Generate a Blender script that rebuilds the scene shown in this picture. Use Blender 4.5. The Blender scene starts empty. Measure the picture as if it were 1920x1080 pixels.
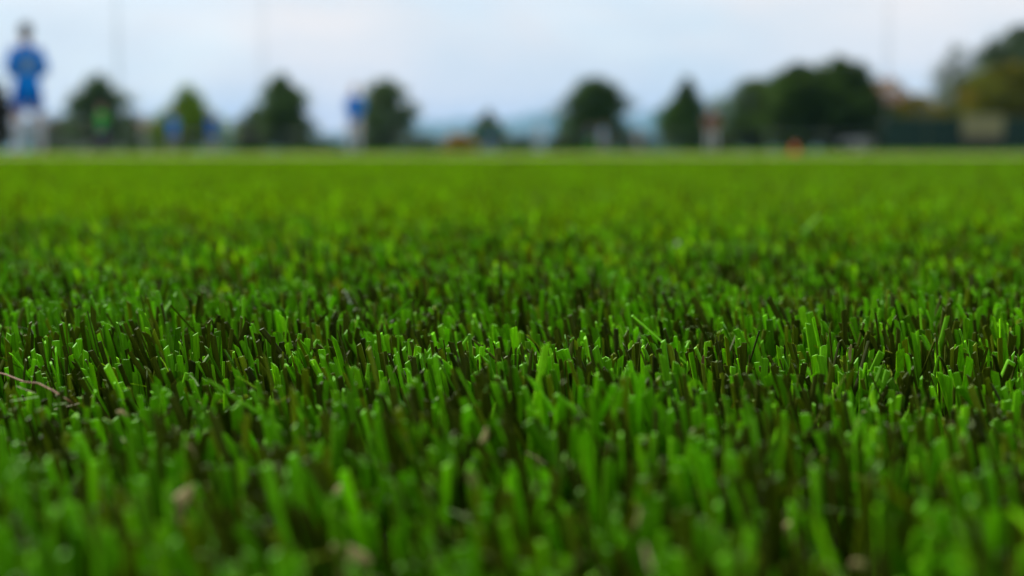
import bpy, bmesh, math, random
import numpy as np
from mathutils import Vector, Matrix

R = math.radians
rng = np.random.default_rng(7)
random.seed(7)
SC = bpy.context.scene
COL = SC.collection

# ------------------------------------------------------------------ camera
CAM_H = 0.067            # lens height above the infill: the camera lies on the turf
F_PX = 50.0 / 36.0 * 1920.0
HORIZON = 282.0          # picture row of the horizon (1920 x 1080)
PITCH = math.atan((540.0 - HORIZON) / F_PX)
cam_d = bpy.data.cameras.new('camera')
cam_d.lens = 50.0
cam_d.sensor_width = 36.0
cam_d.clip_start = 0.01
cam_d.clip_end = 30000.0
cam_d.dof.use_dof = True
cam_d.dof.focus_distance = 0.292
cam_d.dof.aperture_fstop = 12.0
cam_d.dof.aperture_blades = 0
cam = bpy.data.objects.new('camera', cam_d)
cam.location = (0, 0, CAM_H)
cam.rotation_euler = (R(90) - PITCH, 0, 0)
COL.objects.link(cam)
SC.camera = cam

# ------------------------------------------------------------------ sky, sun, exposure
SUN_EL, SUN_AZ = R(38), R(-36)      # azimuth measured from +Y towards +X
world = bpy.data.worlds.new('World')
SC.world = world
world.use_nodes = True
wn = world.node_tree
for n in list(wn.nodes):
    wn.nodes.remove(n)
def wnode(t, **kw):
    n = wn.nodes.new(t)
    for k, v in kw.items():
        setattr(n, k, v)
    return n
wl = wn.links.new
w_out = wnode('ShaderNodeOutputWorld')
w_bg = wnode('ShaderNodeBackground')
w_sky = wnode('ShaderNodeTexSky', sky_type='NISHITA', sun_disc=False, sun_elevation=SUN_EL, sun_rotation=SUN_AZ)
w_sky.air_density = 1.0; w_sky.dust_density = 0.2; w_sky.ozone_density = 2.5
w_bg.inputs['Strength'].default_value = 0.1
w_tc = wnode('ShaderNodeTexCoord')
w_map = wnode('ShaderNodeMapping')
w_map.inputs['Scale'].default_value = (1.0, 1.0, 3.2)
w_map.inputs['Location'].default_value = (0.5, 0.0, 0.0)
w_n = wnode('ShaderNodeTexNoise')
w_n.inputs['Scale'].default_value = 3.1
w_n.inputs['Detail'].default_value = 7.0
w_n.inputs['Roughness'].default_value = 0.55
w_n.inputs['Distortion'].default_value = 0.4
w_r = wnode('ShaderNodeValToRGB')
w_r.color_ramp.elements[0].position = 0.36
w_r.color_ramp.elements[0].color = (0.62, 0.62, 0.62, 1)
w_r.color_ramp.elements[1].position = 0.56
w_r.color_ramp.elements[1].color = (0.97, 0.97, 0.97, 1)
w_n2 = wnode('ShaderNodeTexNoise')
w_n2.inputs['Scale'].default_value = 4.0
w_n2.inputs['Detail'].default_value = 5.0
w_r2 = wnode('ShaderNodeValToRGB')          # thicker and thinner cloud
w_r2.color_ramp.elements[0].position = 0.35
w_r2.color_ramp.elements[0].color = (5.0, 5.85, 6.4, 1)
w_r2.color_ramp.elements[1].position = 0.65
w_r2.color_ramp.elements[1].color = (7.3, 6.9, 6.6, 1)
w_mix = wnode('ShaderNodeMix', data_type='RGBA')
wl(w_tc.outputs['Generated'], w_map.inputs['Vector'])
wl(w_map.outputs['Vector'], w_n.inputs['Vector'])
wl(w_map.outputs['Vector'], w_n2.inputs['Vector'])
wl(w_n.outputs['Fac'], w_r.inputs['Fac'])
wl(w_n2.outputs['Fac'], w_r2.inputs['Fac'])
wl(w_r.outputs['Color'], w_mix.inputs['Factor'])
wl(w_sky.outputs['Color'], w_mix.inputs['A'])
wl(w_r2.outputs['Color'], w_mix.inputs['B'])
wl(w_mix.outputs['Result'], w_bg.inputs['Color'])
wl(w_bg.outputs['Background'], w_out.inputs['Surface'])

sun_d = bpy.data.lights.new('sun', 'SUN')
sun_d.energy = 4.9
sun_d.angle = R(14)
sun_d.color = (1.0, 0.96, 0.9)
sun = bpy.data.objects.new('sun', sun_d)
sd = Vector((math.sin(SUN_AZ) * math.cos(SUN_EL), math.cos(SUN_AZ) * math.cos(SUN_EL), math.sin(SUN_EL)))
sun.rotation_euler = (-sd).to_track_quat('-Z', 'Y').to_euler()
sun.location = (0, 0, 60)
COL.objects.link(sun)

SC.view_settings.view_transform = 'Standard'
SC.view_settings.look = 'None'
SC.view_settings.gamma = 1.0
SC.view_settings.exposure = 0.47
SC.view_settings.use_curve_mapping = False
SC.render.engine = 'CYCLES'
SC.cycles.use_denoising = True
SC.cycles.max_bounces = 4
SC.cycles.diffuse_bounces = 1
SC.cycles.transmission_bounces = 3
SC.cycles.transparent_max_bounces = 4
SC.cycles.volume_bounces = 0

# ------------------------------------------------------------------ helpers
def ray(px, py):
    """unit direction of a pixel of the 1920 x 1080 photograph"""
    v = Vector(((px - 960.0) / F_PX, 1.0, (540.0 - py) / F_PX))
    c, s = math.cos(PITCH), math.sin(PITCH)
    return Vector((v.x, v.y * c + v.z * s, -v.y * s + v.z * c)).normalized()
def at_depth(px, py, Y):
    d = ray(px, py)
    return Vector((0, 0, CAM_H)) + d * (Y / d.y)
def at_height(px, py, z):
    d = ray(px, py)
    return Vector((0, 0, CAM_H)) + d * ((z - CAM_H) / d.z)
def ground_x(px, Y):
    return at_depth(px, HORIZON, Y).x
def z_of(py, Y):
    return at_depth(960, py, Y).z

def tag(o, label=None, cat=None, group=None, kind=None):
    if label: o['label'] = label
    if cat: o['category'] = cat
    if group: o['group'] = group
    if kind: o['kind'] = kind
    return o
def empty(name, loc, rz=0.0):
    o = bpy.data.objects.new(name, None)
    o.location = loc; o.rotation_euler = (0, 0, rz)
    o.empty_display_size = 0.2
    COL.objects.link(o)
    return o
def link(name, me, mat=None, parent=None, loc=None):
    o = bpy.data.objects.new(name, me)
    if mat is not None:
        for m in (mat if isinstance(mat, (list, tuple)) else [mat]):
            me.materials.append(m)
    if parent is not None: o.parent = parent
    if loc is not None: o.location = loc
    COL.objects.link(o)
    return o

class MB:
    """collects shapes that become ONE mesh"""
    def __init__(s): s.v = []; s.f = []; s.mi = []
    def add(s, vs, fs, m=0):
        b = len(s.v)
        s.v.extend([tuple(p) for p in vs])
        for f in fs:
            s.f.append([i + b for i in f]); s.mi.append(m)
        return s
    def box(s, c, d, m=0, rz=0.0):
        x, y, z = d[0] / 2, d[1] / 2, d[2] / 2
        vs = [(sx * x, sy * y, sz * z) for sz in (-1, 1) for sx, sy in ((-1, -1), (1, -1), (1, 1), (-1, 1))]
        ca, sa = math.cos(rz), math.sin(rz)
        vs = [(c[0] + a * ca - b * sa, c[1] + a * sa + b * ca, c[2] + e) for a, b, e in vs]
        return s.add(vs, [(3, 2, 1, 0), (4, 5, 6, 7), (0, 1, 5, 4), (1, 2, 6, 5), (2, 3, 7, 6), (3, 0, 4, 7)], m)
    def loft(s, rings, m=0, caps=True):
        n = len(rings[0]); vs = [p for r in rings for p in r]; fs = []
        for k in range(len(rings) - 1):
            for i in range(n):
                j = (i + 1) % n
                fs.append((k * n + i, k * n + j, (k + 1) * n + j, (k + 1) * n + i))
        if caps:
            fs.append(tuple(reversed(range(n))))
            fs.append(tuple((len(rings) - 1) * n + i for i in range(n)))
        return s.add(vs, fs, m)
    def tube(s, pts, rad, n=8, m=0, round_ends=False):
        pts = [Vector(p) for p in pts]
        rad = list(rad) if hasattr(rad, '__len__') else [rad] * len(pts)
        if round_ends:
            d0 = (pts[0] - pts[1]).normalized(); d1 = (pts[-1] - pts[-2]).normalized()
            pts = [pts[0] + d0 * rad[0] * .9, pts[0] + d0 * rad[0] * .6] + pts + [pts[-1] + d1 * rad[-1] * .6, pts[-1] + d1 * rad[-1] * .9]
            rad = [rad[0] * .35, rad[0] * .8] + rad + [rad[-1] * .8, rad[-1] * .35]
        rings = []; up = None
        for k, p in enumerate(pts):
            d = (pts[min(k + 1, len(pts) - 1)] - pts[max(k - 1, 0)]).normalized()
            if up is None:
                up = Vector((0, 0, 1)) if abs(d.z) < .9 else Vector((0, 1, 0))
            a = d.cross(up).normalized(); b = a.cross(d).normalized(); up = b
            rings.append([p + (a * math.cos(t) + b * math.sin(t)) * rad[k] for t in [-2 * math.pi * i / n for i in range(n)]])
        return s.loft(rings, m)
    def ellipsoid(s, c, r, nu=12, nv=8, m=0):
        rings = []
        for j in range(nv + 1):
            ph = -math.pi / 2 + math.pi * (0.03 + 0.94 * j / nv)
            rings.append([(c[0] + r[0] * math.cos(ph) * math.cos(2 * math.pi * i / nu),
                           c[1] + r[1] * math.cos(ph) * math.sin(2 * math.pi * i / nu),
                           c[2] + r[2] * math.sin(ph)) for i in range(nu)])
        return s.loft(rings, m)
    def mesh(s, name, smooth=False):
        me = bpy.data.meshes.new(name)
        me.from_pydata(s.v, [], s.f)
        if any(s.mi): me.polygons.foreach_set('material_index', s.mi)
        if smooth: me.polygons.foreach_set('use_smooth', [True] * len(me.polygons))
        me.update()
        return me
    def build(s, name, mat, parent=None, smooth=False, loc=None):
        return link(name, s.mesh(name, smooth), mat, parent, loc)

def remeshed(mb, voxel, smooth=2):
    """union of overlapping closed shapes as one continuous surface"""
    me = mb.mesh('union')
    o = bpy.data.objects.new('union', me); COL.objects.link(o)
    r = o.modifiers.new('r', 'REMESH'); r.mode = 'VOXEL'; r.voxel_size = voxel; r.use_smooth_shade = True
    if smooth:
        q = o.modifiers.new('s', 'SMOOTH'); q.iterations = smooth; q.factor = .5
    dg = bpy.context.evaluated_depsgraph_get(); dg.update()
    out = bpy.data.meshes.new_from_object(o.evaluated_get(dg))
    bpy.data.objects.remove(o); bpy.data.meshes.remove(me)
    return out

# ------------------------------------------------------------------ materials
def mat(name, col, rough=0.8, spec=0.3, var=0.0, scale=20.0, bump=0.0, metal=0.0, col2=None):
    m = bpy.data.materials.new(name); m.use_nodes = True
    nt = m.node_tree; b = nt.nodes['Principled BSDF']
    b.inputs['Roughness'].default_value = rough
    b.inputs['Specular IOR Level'].default_value = spec
    b.inputs['Metallic'].default_value = metal
    c2 = col2 or tuple(max(0.0, c * (1 - var)) for c in col)
    tc = nt.nodes.new('ShaderNodeTexCoord'); n = nt.nodes.new('ShaderNodeTexNoise')
    n.inputs['Scale'].default_value = scale; n.inputs['Detail'].default_value = 5.0
    nt.links.new(tc.outputs['Object'], n.inputs['Vector'])
    mx = nt.nodes.new('ShaderNodeMix'); mx.data_type = 'RGBA'
    rp = nt.nodes.new('ShaderNodeMapRange')
    rp.inputs['From Min'].default_value = .3; rp.inputs['From Max'].default_value = .7
    nt.links.new(n.outputs['Fac'], rp.inputs['Value']); nt.links.new(rp.outputs['Result'], mx.inputs['Factor'])
    mx.inputs['A'].default_value = (*col, 1); mx.inputs['B'].default_value = (*c2, 1)
    nt.links.new(mx.outputs['Result'], b.inputs['Base Color'])
    if bump:
        bp = nt.nodes.new('ShaderNodeBump'); bp.inputs['Strength'].default_value = bump
        nt.links.new(n.outputs['Fac'], bp.inputs['Height']); nt.links.new(bp.outputs['Normal'], b.inputs['Normal'])
    return m

def leafy(name, attr='col', rough=0.5, spec=0.35, trans=0.3, tint=(1.0, 1.0, 0.45), fibre=0.0):
    """leaf or turf-yarn material coloured by a mesh attribute, part of the light passes through"""
    m = bpy.data.materials.new(name); m.use_nodes = True
    nt = m.node_tree; b = nt.nodes['Principled BSDF']; out = nt.nodes['Material Output']
    a = nt.nodes.new('ShaderNodeAttribute'); a.attribute_name = attr
    b.inputs['Roughness'].default_value = rough
    b.inputs['Specular IOR Level'].default_value = spec
    src = a.outputs['Color']
    if fibre:
        tc = nt.nodes.new('ShaderNodeTexCoord'); mp = nt.nodes.new('ShaderNodeMapping')
        mp.inputs['Scale'].default_value = (2600, 2600, 160)
        n = nt.nodes.new('ShaderNodeTexNoise'); n.inputs['Scale'].default_value = 1.0; n.inputs['Detail'].default_value = 3.0
        nt.links.new(tc.outputs['Object'], mp.inputs['Vector']); nt.links.new(mp.outputs['Vector'], n.inputs['Vector'])
        mr = nt.nodes.new('ShaderNodeMapRange')
        mr.inputs['From Min'].default_value = .3; mr.inputs['From Max'].default_value = .7
        mr.inputs['To Min'].default_value = 1 - fibre; mr.inputs['To Max'].default_value = 1 + fibre
        nt.links.new(n.outputs['Fac'], mr.inputs['Value'])
        vm = nt.nodes.new('ShaderNodeVectorMath'); vm.operation = 'SCALE'
        nt.links.new(src, vm.inputs[0]); nt.links.new(mr.outputs['Result'], vm.inputs['Scale'])
        src = vm.outputs['Vector']
    nt.links.new(src, b.inputs['Base Color'])
    tr = nt.nodes.new('ShaderNodeBsdfTranslucent')
    tm = nt.nodes.new('ShaderNodeVectorMath'); tm.operation = 'MULTIPLY'; tm.inputs[1].default_value = tint
    nt.links.new(src, tm.inputs[0]); nt.links.new(tm.outputs['Vector'], tr.inputs['Color'])
    ms = nt.nodes.new('ShaderNodeMixShader'); ms.inputs['Fac'].default_value = trans
    nt.links.new(b.outputs['BSDF'], ms.inputs[1]); nt.links.new(tr.outputs['BSDF'], ms.inputs[2])
    nt.links.new(ms.outputs['Shader'], out.inputs['Surface'])
    return m

M_yarn = leafy('turf_yarn', rough=0.55, spec=0.07, trans=0.33, tint=(1.4, 1.1, 0.3), fibre=0.22)
M_leaf = leafy('leaves', rough=0.7, spec=0.06, trans=0.3)
M_infill = mat('rubber_and_sand_infill', (.035, .03, .018), .95, .2, col2=(.012, .012, .01), scale=900, bump=.6)
M_meadow = mat('meadow_grass', (.07, .15, .02), .9, .2, col2=(.05, .11, .02), scale=.8)
M_hill = mat('wooded_hill', (.05, .09, .04), .95, .1, col2=(.07, .13, .05), scale=.012)
M_bark = mat('bark', (.09, .07, .05), .95, .15, var=.5, scale=14, bump=.5)
M_dry = mat('dry_leaf', (.33, .28, .11), .75, .2, col2=(.22, .17, .06), scale=500, bump=.3)
M_stem = mat('dry_stem', (.26, .12, .05), .7, .3, var=.4, scale=600, bump=.3)
M_palestrand = mat('bleached_yarn', (.55, .62, .42), .45, .4, var=.3, scale=700)
M_galv = mat('galvanised_steel', (.45, .47, .5), .5, .5, var=.2, scale=6, metal=.6)
M_bench = mat('weathered_bench_wood', (.11, .09, .085), .85, .2, var=.3, scale=6)
M_barrier = mat('dull_grey_coated_steel', (.10, .12, .11), .6, .3, var=.2, scale=6)
M_white = mat('white_paint', (.8, .8, .8), .5, .4, var=.06, scale=5)
M_greenpost = mat('green_coated_steel', (.02, .06, .04), .5, .4, var=.2, scale=8)
M_screen = mat('dark_green_windscreen', (.014, .035, .028), .85, .15, col2=(.02, .045, .034), scale=3, bump=.2)
M_banner = mat('beige_banner', (.24, .22, .11), .7, .3, var=.12, scale=3)
M_greywall = mat('grey_render', (.34, .34, .33), .9, .2, var=.15, scale=1.2, bump=.1)
M_pinkwall = mat('pink_render', (.72, .58, .58), .9, .2, var=.12, scale=1.0, bump=.1)
M_redroof = mat('red_clay_tiles', (.3, .12, .07), .85, .2, var=.35, scale=5)
M_brownroof = mat('brown_clay_tiles', (.12, .06, .045), .85, .2, var=.35, scale=5)
M_glass = mat('dark_window_glass', (.03, .04, .05), .12, .6, var=.2, scale=.8)
M_frame = mat('white_window_frame', (.65, .65, .63), .5, .3, var=.08, scale=8)
M_door = mat('brown_door', (.11, .06, .03), .6, .3, var=.3, scale=4)
M_orange = mat('orange_plastic', (.70, .10, .008), .45, .4, var=.12, scale=12)
M_carpaint = mat('silver_car_paint', (.5, .51, .53), .3, .6, var=.05, scale=2, metal=.3)
M_tyre = mat('tyre_rubber', (.02, .02, .02), .85, .2, var=.3, scale=20)
M_lens = mat('lamp_lens', (.75, .77, .8), .15, .6, var=.1, scale=20)
M_redlens = mat('dark_trim', (.03, .03, .035), .5, .3, var=.2, scale=10)

# ------------------------------------------------------------------ ground
def plane(name, x0, x1, y0, y1, z, m, kind='structure'):
    me = bpy.data.meshes.new(name)
    me.from_pydata([(x0, y0, z), (x1, y0, z), (x1, y1, z), (x0, y1, z)], [], [(0, 1, 2, 3)])
    return tag(link(name, me, m), kind=kind)
plane('ground', -12000, 12000, -4000, 14000, -0.012, M_meadow)
PITCH_FAR = 76.0
pf = plane('pitch_infill', -70, 70, -30, PITCH_FAR, 0.0, M_infill)
pf['label'] = 'dark rubber and sand infill under the turf blades'

# far hills: one ridge of low wooded hills on the horizon
def hills(name, Y, depth, prof, seed):
    r = random.Random(seed)
    xs = np.linspace(-900, 2900, 220)
    px = [p[0] for p in prof]; py = [p[1] for p in prof]
    vs = []; fs = []; rows = 9
    for k in range(rows):
        t = k / (rows - 1)
        for i, x in enumerate(xs):
            yt = np.interp(x, px, py)
            h = (HORIZON - yt) / F_PX * Y
            h *= 1 + .05 * math.sin(i * .9 + seed) + .03 * math.sin(i * 2.3)
            prof_t = math.sin(math.pi * min(1, t * 1.0)) if k else 0
            vs.append(((x - 960) / F_PX * Y * (1 + .0 * t), Y + (t - .5) * depth, -1.0 + (h + 1.0) * prof_t))
    n = len(xs)
    for k in range(rows - 1):
        for i in range(n - 1):
            fs.append((k * n + i, k * n + i + 1, (k + 1) * n + i + 1, (k + 1) * n + i))
    me = bpy.data.meshes.new(name); me.from_pydata(vs, [], fs)
    me.polygons.foreach_set('use_smooth', [True] * len(me.polygons))
    return tag(link(name, me, M_hill), kind='structure')
hills('hills', 9000, 3000, [(-900, 248), (0, 251), (400, 249), (560, 245), (650, 251), (760, 231), (840, 224), (920, 228), (990, 215), (1040, 214), (1110, 221), (1180, 215), (1230, 205), (1300, 207), (1500, 219), (1800, 228), (2900, 233)], 3)

# ------------------------------------------------------------------ artificial turf
TIP = 0.025
TUFT = 6               # blades in a tuft
PAL = np.array([[.128, .400, .003], [.110, .345, .003], [.160, .440, .003], [.088, .275, .003],
                [.056, .084, .002], [.042, .062, .002], [.115, .180, .003]])
PALW = np.array([.18, .11, .08, .10, .18, .24, .11])

def blade_params(cx, cy, lean_x=-.15, hs=1.0, per=1):
    """random blades for the tuft centres cx, cy"""
    n = len(cx)
    p = {}
    p['x'] = cx; p['y'] = cy
    hh = TIP * hs * (1 + .10 * np.sin(cx * 37 + 1.3) * np.sin(cy * 31 + .4)) * rng.normal(1.0, .07, n)
    hh = hh * np.repeat(rng.normal(1.0, .045, n // per + 1), per)[:n]
    p['h'] = np.clip(hh, .013, .034)
    nt_ = n // per + 1
    p['lx'] = np.repeat(rng.normal(lean_x, .13, nt_), per)[:n] + rng.normal(0, .10, n)
    p['ly'] = np.repeat(rng.normal(-.02, .13, nt_), per)[:n] + rng.normal(0, .11, n)
    stray = rng.random(n) < .06
    p['lx'] = np.where(stray, rng.normal(-.1, .5, n), p['lx'])
    p['ly'] = np.where(stray, rng.normal(0, .45, n), p['ly'])
    p['curve'] = rng.normal(0, .0012, (n, 2))
    p['yaw'] = rng.normal(0, 1.0, n) + math.pi * rng.integers(0, 2, n)
    p['w'] = rng.normal(.00138, .0002, n).clip(.0008, .0018)
    idx = rng.choice(len(PAL), n, p=PALW)
    own = np.repeat(rng.choice(len(PAL), n // per + 1, p=PALW), per)[:n]     # most yarns of a tuft are alike
    idx = np.where(rng.random(n) < np.where(own >= 4, .25, .2), own, idx)
    p['col'] = PAL[idx] * rng.normal(1, .24, (n, 1)).clip(.45, 1.5)
    dark = idx >= 4
    p['w'] = np.where(dark, p['w'] * .8, p['w'])
    return p

def tufts(x0, x1, y0, y1, gx=.0070, gy=.0082, per=TUFT):
    nx = max(1, int(round((x1 - x0) / gx))); ny = max(1, int(round((y1 - y0) / gy)))
    ix, iy = np.meshgrid(np.arange(nx), np.arange(ny), indexing='ij')
    tx = x0 + (ix.ravel() + .5) * (x1 - x0) / nx; ty = y0 + (iy.ravel() + .5) * (y1 - y0) / ny
    tx = tx + rng.normal(0, .0027, len(tx)); ty = ty + rng.normal(0, .0027, len(ty))
    bx = np.repeat(tx, per) + rng.normal(0, .0019, len(tx) * per)
    by = np.repeat(ty, per) + rng.normal(0, .0019, len(tx) * per)
    return bx, by

def blades_mesh(p, detail, zoff=0.0):
    """vertices, quads and colours of all the blades; detail 2 = ribbed solid yarn with a cut end, 1 = folded ribbon, 0 = flat ribbon"""
    n = len(p['x'])
    if detail == 2:
        sec = np.array([(-.5, 0), (-.30, .16), (-.12, .10), (.08, .20), (.28, .10), (.5, .02), (.2, -.10), (-.2, -.10)])
        lev = np.array([0, .6, .985, 1.0])
    elif detail == 1:
        sec = np.array([(-.5, 0), (0, .16), (.5, 0)]); lev = np.array([0, .6, 1.0])
    else:
        sec = np.array([(-.5, 0), (.5, 0)]); lev = np.array([0, 1.0])
    m = len(sec); L = len(lev)
    cy_, sy_ = np.cos(p['yaw']), np.sin(p['yaw'])
    V = np.zeros((n, L, m, 3)); C = np.zeros((n, L, m, 4)); C[..., 3] = 1
    slant = rng.normal(0, .00035, n) if detail == 2 else np.zeros(n)
    for k, t in enumerate(lev):
        wid = p['w'] * (1.0 if t < .99 else .93)
        for j, (a, b) in enumerate(sec):
            ox = a * wid * cy_ - b * wid * sy_; oy = a * wid * sy_ + b * wid * cy_
            V[:, k, j, 0] = p['x'] + p['lx'] * p['h'] * t + p['curve'][:, 0] * t * t + ox
            V[:, k, j, 1] = p['y'] + p['ly'] * p['h'] * t + p['curve'][:, 1] * t * t + oy
            z = p['h'] * t
            if t > .9: z = z + slant * (a * 2)
            V[:, k, j, 2] = z + zoff
            edge = 1.0 + (.18 if (detail == 2 and j in (1, 3)) else 0.0)
            C[:, k, j, :3] = p['col'] * edge
    base = np.arange(n)[:, None] * (L * m)
    quads = []
    for k in range(L - 1):
        for j in range(m if detail == 2 else m - 1):
            j2 = (j + 1) % m
            quads.append([k * m + j, k * m + j2, (k + 1) * m + j2, (k + 1) * m + j])
    V = V.reshape(-1, 3); C = C.reshape(-1, 4)
    Q = (base[:, :, None] + np.array(quads)[None, :, :]).reshape(-1, 4)
    caps = None
    if detail == 2:                          # the cut end: its own pale vertices
        top = V.reshape(n, L, m, 3)[:, -1]
        CV = top.copy(); CV[..., 2] += .00002
        cc = np.clip(p['col'] * 1.35 + np.array([.13, .16, .10]), 0, 1)
        pale = rng.random(n)[:, None]
        cc = np.where((pale < .5), cc, p['col'] * 1.6)
        CC = np.ones((n, m, 4)); CC[..., :3] = cc[:, None, :]
        b2 = len(V)
        V = np.concatenate([V, CV.reshape(-1, 3)]); C = np.concatenate([C, CC.reshape(-1, 4)])
        fan = np.array([[0, 1, 2, 7], [2, 3, 6, 7], [3, 4, 5, 6]])
        caps = (b2 + np.arange(n)[:, None, None] * m + fan[None]).reshape(-1, 4)
        Q = np.concatenate([Q, caps])
    return V, Q, C

def frustum(x, y, grow=1.15, pad=.012):
    return np.abs(x) < .36 * y * grow + pad

CELL = .2
near_cells = set()
for row, half in ((0, 1), (1, 1), (2, 2), (3, 2), (4, 2)):
    for c in range(-half, half):
        near_cells.add((c, row))
bxs, bys = [], []
for c, row in sorted(near_cells):
    a, b = tufts(c * CELL, (c + 1) * CELL, row * CELL, (row + 1) * CELL)
    bxs.append(a); bys.append(b)
bx = np.concatenate(bxs); by = np.concatenate(bys)
sel = frustum(bx, by) & (by > .085) & (rng.random(len(bx)) > (by - .40) / .6)
sel = np.repeat(sel[::TUFT], TUFT)      # whole tufts
parts = []                                   # (V, Q, C, role)
parts.append((*blades_mesh(blade_params(bx[sel], by[sel], per=TUFT), 2), 0))
parts.append((*blades_mesh(blade_params(bx[~sel], by[~sel], per=TUFT), 1), 0))
# loose cut fibres lying among the blade tips
nf = 1500
fy = np.sqrt(rng.uniform(.1 ** 2, .8 ** 2, nf)); fx = rng.uniform(-1, 1, nf) * .38 * fy
fp = blade_params(fx, fy)
fV, fQ, fC = blades_mesh(fp, 1)
fV = fV.reshape(nf, -1, 3) - np.stack([fx, fy, np.zeros(nf)], 1)[:, None, :]
fl = rng.uniform(.06, .22, nf)[:, None]; fa = rng.uniform(0, 2 * math.pi, nf)[:, None]; ti = rng.normal(.25, .35, nf)[:, None]
zl = fV[..., 2] * fl; xl = fV[..., 0] * .35; yl = fV[..., 1] * .35
loose = np.stack([fx[:, None] + zl * np.cos(fa) * np.cos(ti) + xl, fy[:, None] + zl * np.sin(fa) * np.cos(ti) + yl,
                  rng.uniform(.019, .0245, nf)[:, None] + zl * np.sin(ti)], 2)
fcol = np.array([[.24, .38, .12], [.14, .36, .02], [.20, .19, .08], [.08, .11, .01]])[rng.integers(0, 4, nf)]
fC = fC.reshape(nf, -1, 4); fC[..., :3] = fcol[:, None, :]
parts.append((loose.reshape(-1, 3), fQ, fC.reshape(-1, 4), 0))
# patch of 0.2 m, repeated over the middle distance
a, b = tufts(-CELL / 2, CELL / 2, -CELL / 2, CELL / 2)
pp = blade_params(a, b, lean_x=0.0, per=TUFT)
parts.append((*blades_mesh(pp, 1), 1))
# patch of 1 m with broad ribbons for the far pitch
n2 = 5200
pp = blade_params(rng.uniform(-.5, .5, n2), rng.uniform(-.5, .5, n2), lean_x=0.0)
pp['w'] = pp['w'] * 4.5
parts.append((*blades_mesh(pp, 0), 2))
# anchor points
p1 = []; p2 = []
for row in range(-6, 30):
    yc = (row + .5) * CELL
    half = int(math.ceil(max(1.4, .36 * (yc + .2) * 1.25 + .4) / CELL))
    for c in range(-half, half):
        if (c, row) not in near_cells:
            p1.append(((c + .5) * CELL, yc, 0))
for row in range(6, int(PITCH_FAR)):
    half = int(math.ceil(.36 * (row + 1) * 1.2 + 3))
    for c in range(-half, half):
        p2.append((c + .5, row + .5, 0))
for pts, role in ((p1, 3), (p2, 4)):
    parts.append((np.array(pts, float), np.zeros((0, 4), int), np.ones((len(pts), 4)), role))

Vs = []; Qs = []; Cs = []; Rs = []; off = 0
for V, Q, C, role in parts:
    Vs.append(V); Qs.append(Q + off); Cs.append(C); Rs.append(np.full(len(V), role)); off += len(V)
V = np.concatenate(Vs); Q = np.concatenate(Qs); C = np.concatenate(Cs); RL = np.concatenate(Rs)
me = bpy.data.meshes.new('artificial_turf')
me.vertices.add(len(V)); me.vertices.foreach_set('co', V.astype(np.float32).ravel())
me.loops.add(Q.size); me.loops.foreach_set('vertex_index', Q.astype(np.int32).ravel())
me.polygons.add(len(Q)); me.polygons.foreach_set('loop_start', np.arange(0, Q.size, 4, dtype=np.int32))
me.update(calc_edges=True)
me.attributes.new('col', 'FLOAT_COLOR', 'POINT').data.foreach_set('color', C.astype(np.float32).ravel())
me.attributes.new('role', 'INT', 'POINT').data.foreach_set('value', RL.astype(np.int32))
rotz = (rng.integers(0, 4, len(V)) * (math.pi / 2)).astype(np.float32)
rv = np.zeros((len(V), 3), np.float32); rv[:, 2] = rotz
me.attributes.new('rot', 'FLOAT_VECTOR', 'POINT').data.foreach_set('vector', rv.ravel())
turf = link('artificial_turf', me, M_yarn)
tag(turf, 'two-tone green artificial turf blades covering the whole pitch', 'turf', kind='stuff')

ng = bpy.data.node_groups.new('turf_spread', 'GeometryNodeTree')
ng.interface.new_socket('Geometry', in_out='INPUT', socket_type='NodeSocketGeometry')
ng.interface.new_socket('Geometry', in_out='OUTPUT', socket_type='NodeSocketGeometry')
gi = ng.nodes.new('NodeGroupInput'); go = ng.nodes.new('NodeGroupOutput')
na = ng.nodes.new('GeometryNodeInputNamedAttribute'); na.data_type = 'INT'; na.inputs['Name'].default_value = 'role'
nr = ng.nodes.new('GeometryNodeInputNamedAttribute'); nr.data_type = 'FLOAT_VECTOR'; nr.inputs['Name'].default_value = 'rot'
def pick(role):
    c = ng.nodes.new('FunctionNodeCompare'); c.data_type = 'INT'; c.operation = 'EQUAL'
    ia = [s for s in c.inputs if s.type == 'INT']
    ng.links.new(na.outputs['Attribute'], ia[0]); ia[1].default_value = role
    s = ng.nodes.new('GeometryNodeSeparateGeometry'); s.domain = 'POINT'
    ng.links.new(gi.outputs[0], s.inputs['Geometry']); ng.links.new(c.outputs['Result'], s.inputs['Selection'])
    return s.outputs['Selection']
gj = ng.nodes.new('GeometryNodeJoinGeometry')
ng.links.new(pick(0), gj.inputs[0])
for src, dst in ((1, 3), (2, 4)):
    mp = ng.nodes.new('GeometryNodeMeshToPoints'); ng.links.new(pick(dst), mp.inputs['Mesh'])
    ip = ng.nodes.new('GeometryNodeInstanceOnPoints')
    ng.links.new(mp.outputs['Points'], ip.inputs['Points'])
    g2 = ng.nodes.new('GeometryNodeGeometryToInstance'); ng.links.new(pick(src), g2.inputs[0])
    ng.links.new(g2.outputs[0], ip.inputs['Instance'])
    ng.links.new(nr.outputs['Attribute'], ip.inputs['Rotation'])
    ng.links.new(ip.outputs['Instances'], gj.inputs[0])
ng.links.new(gj.outputs[0], go.inputs[0])
gm = turf.modifiers.new('spread', 'NODES'); gm.node_group = ng

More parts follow.
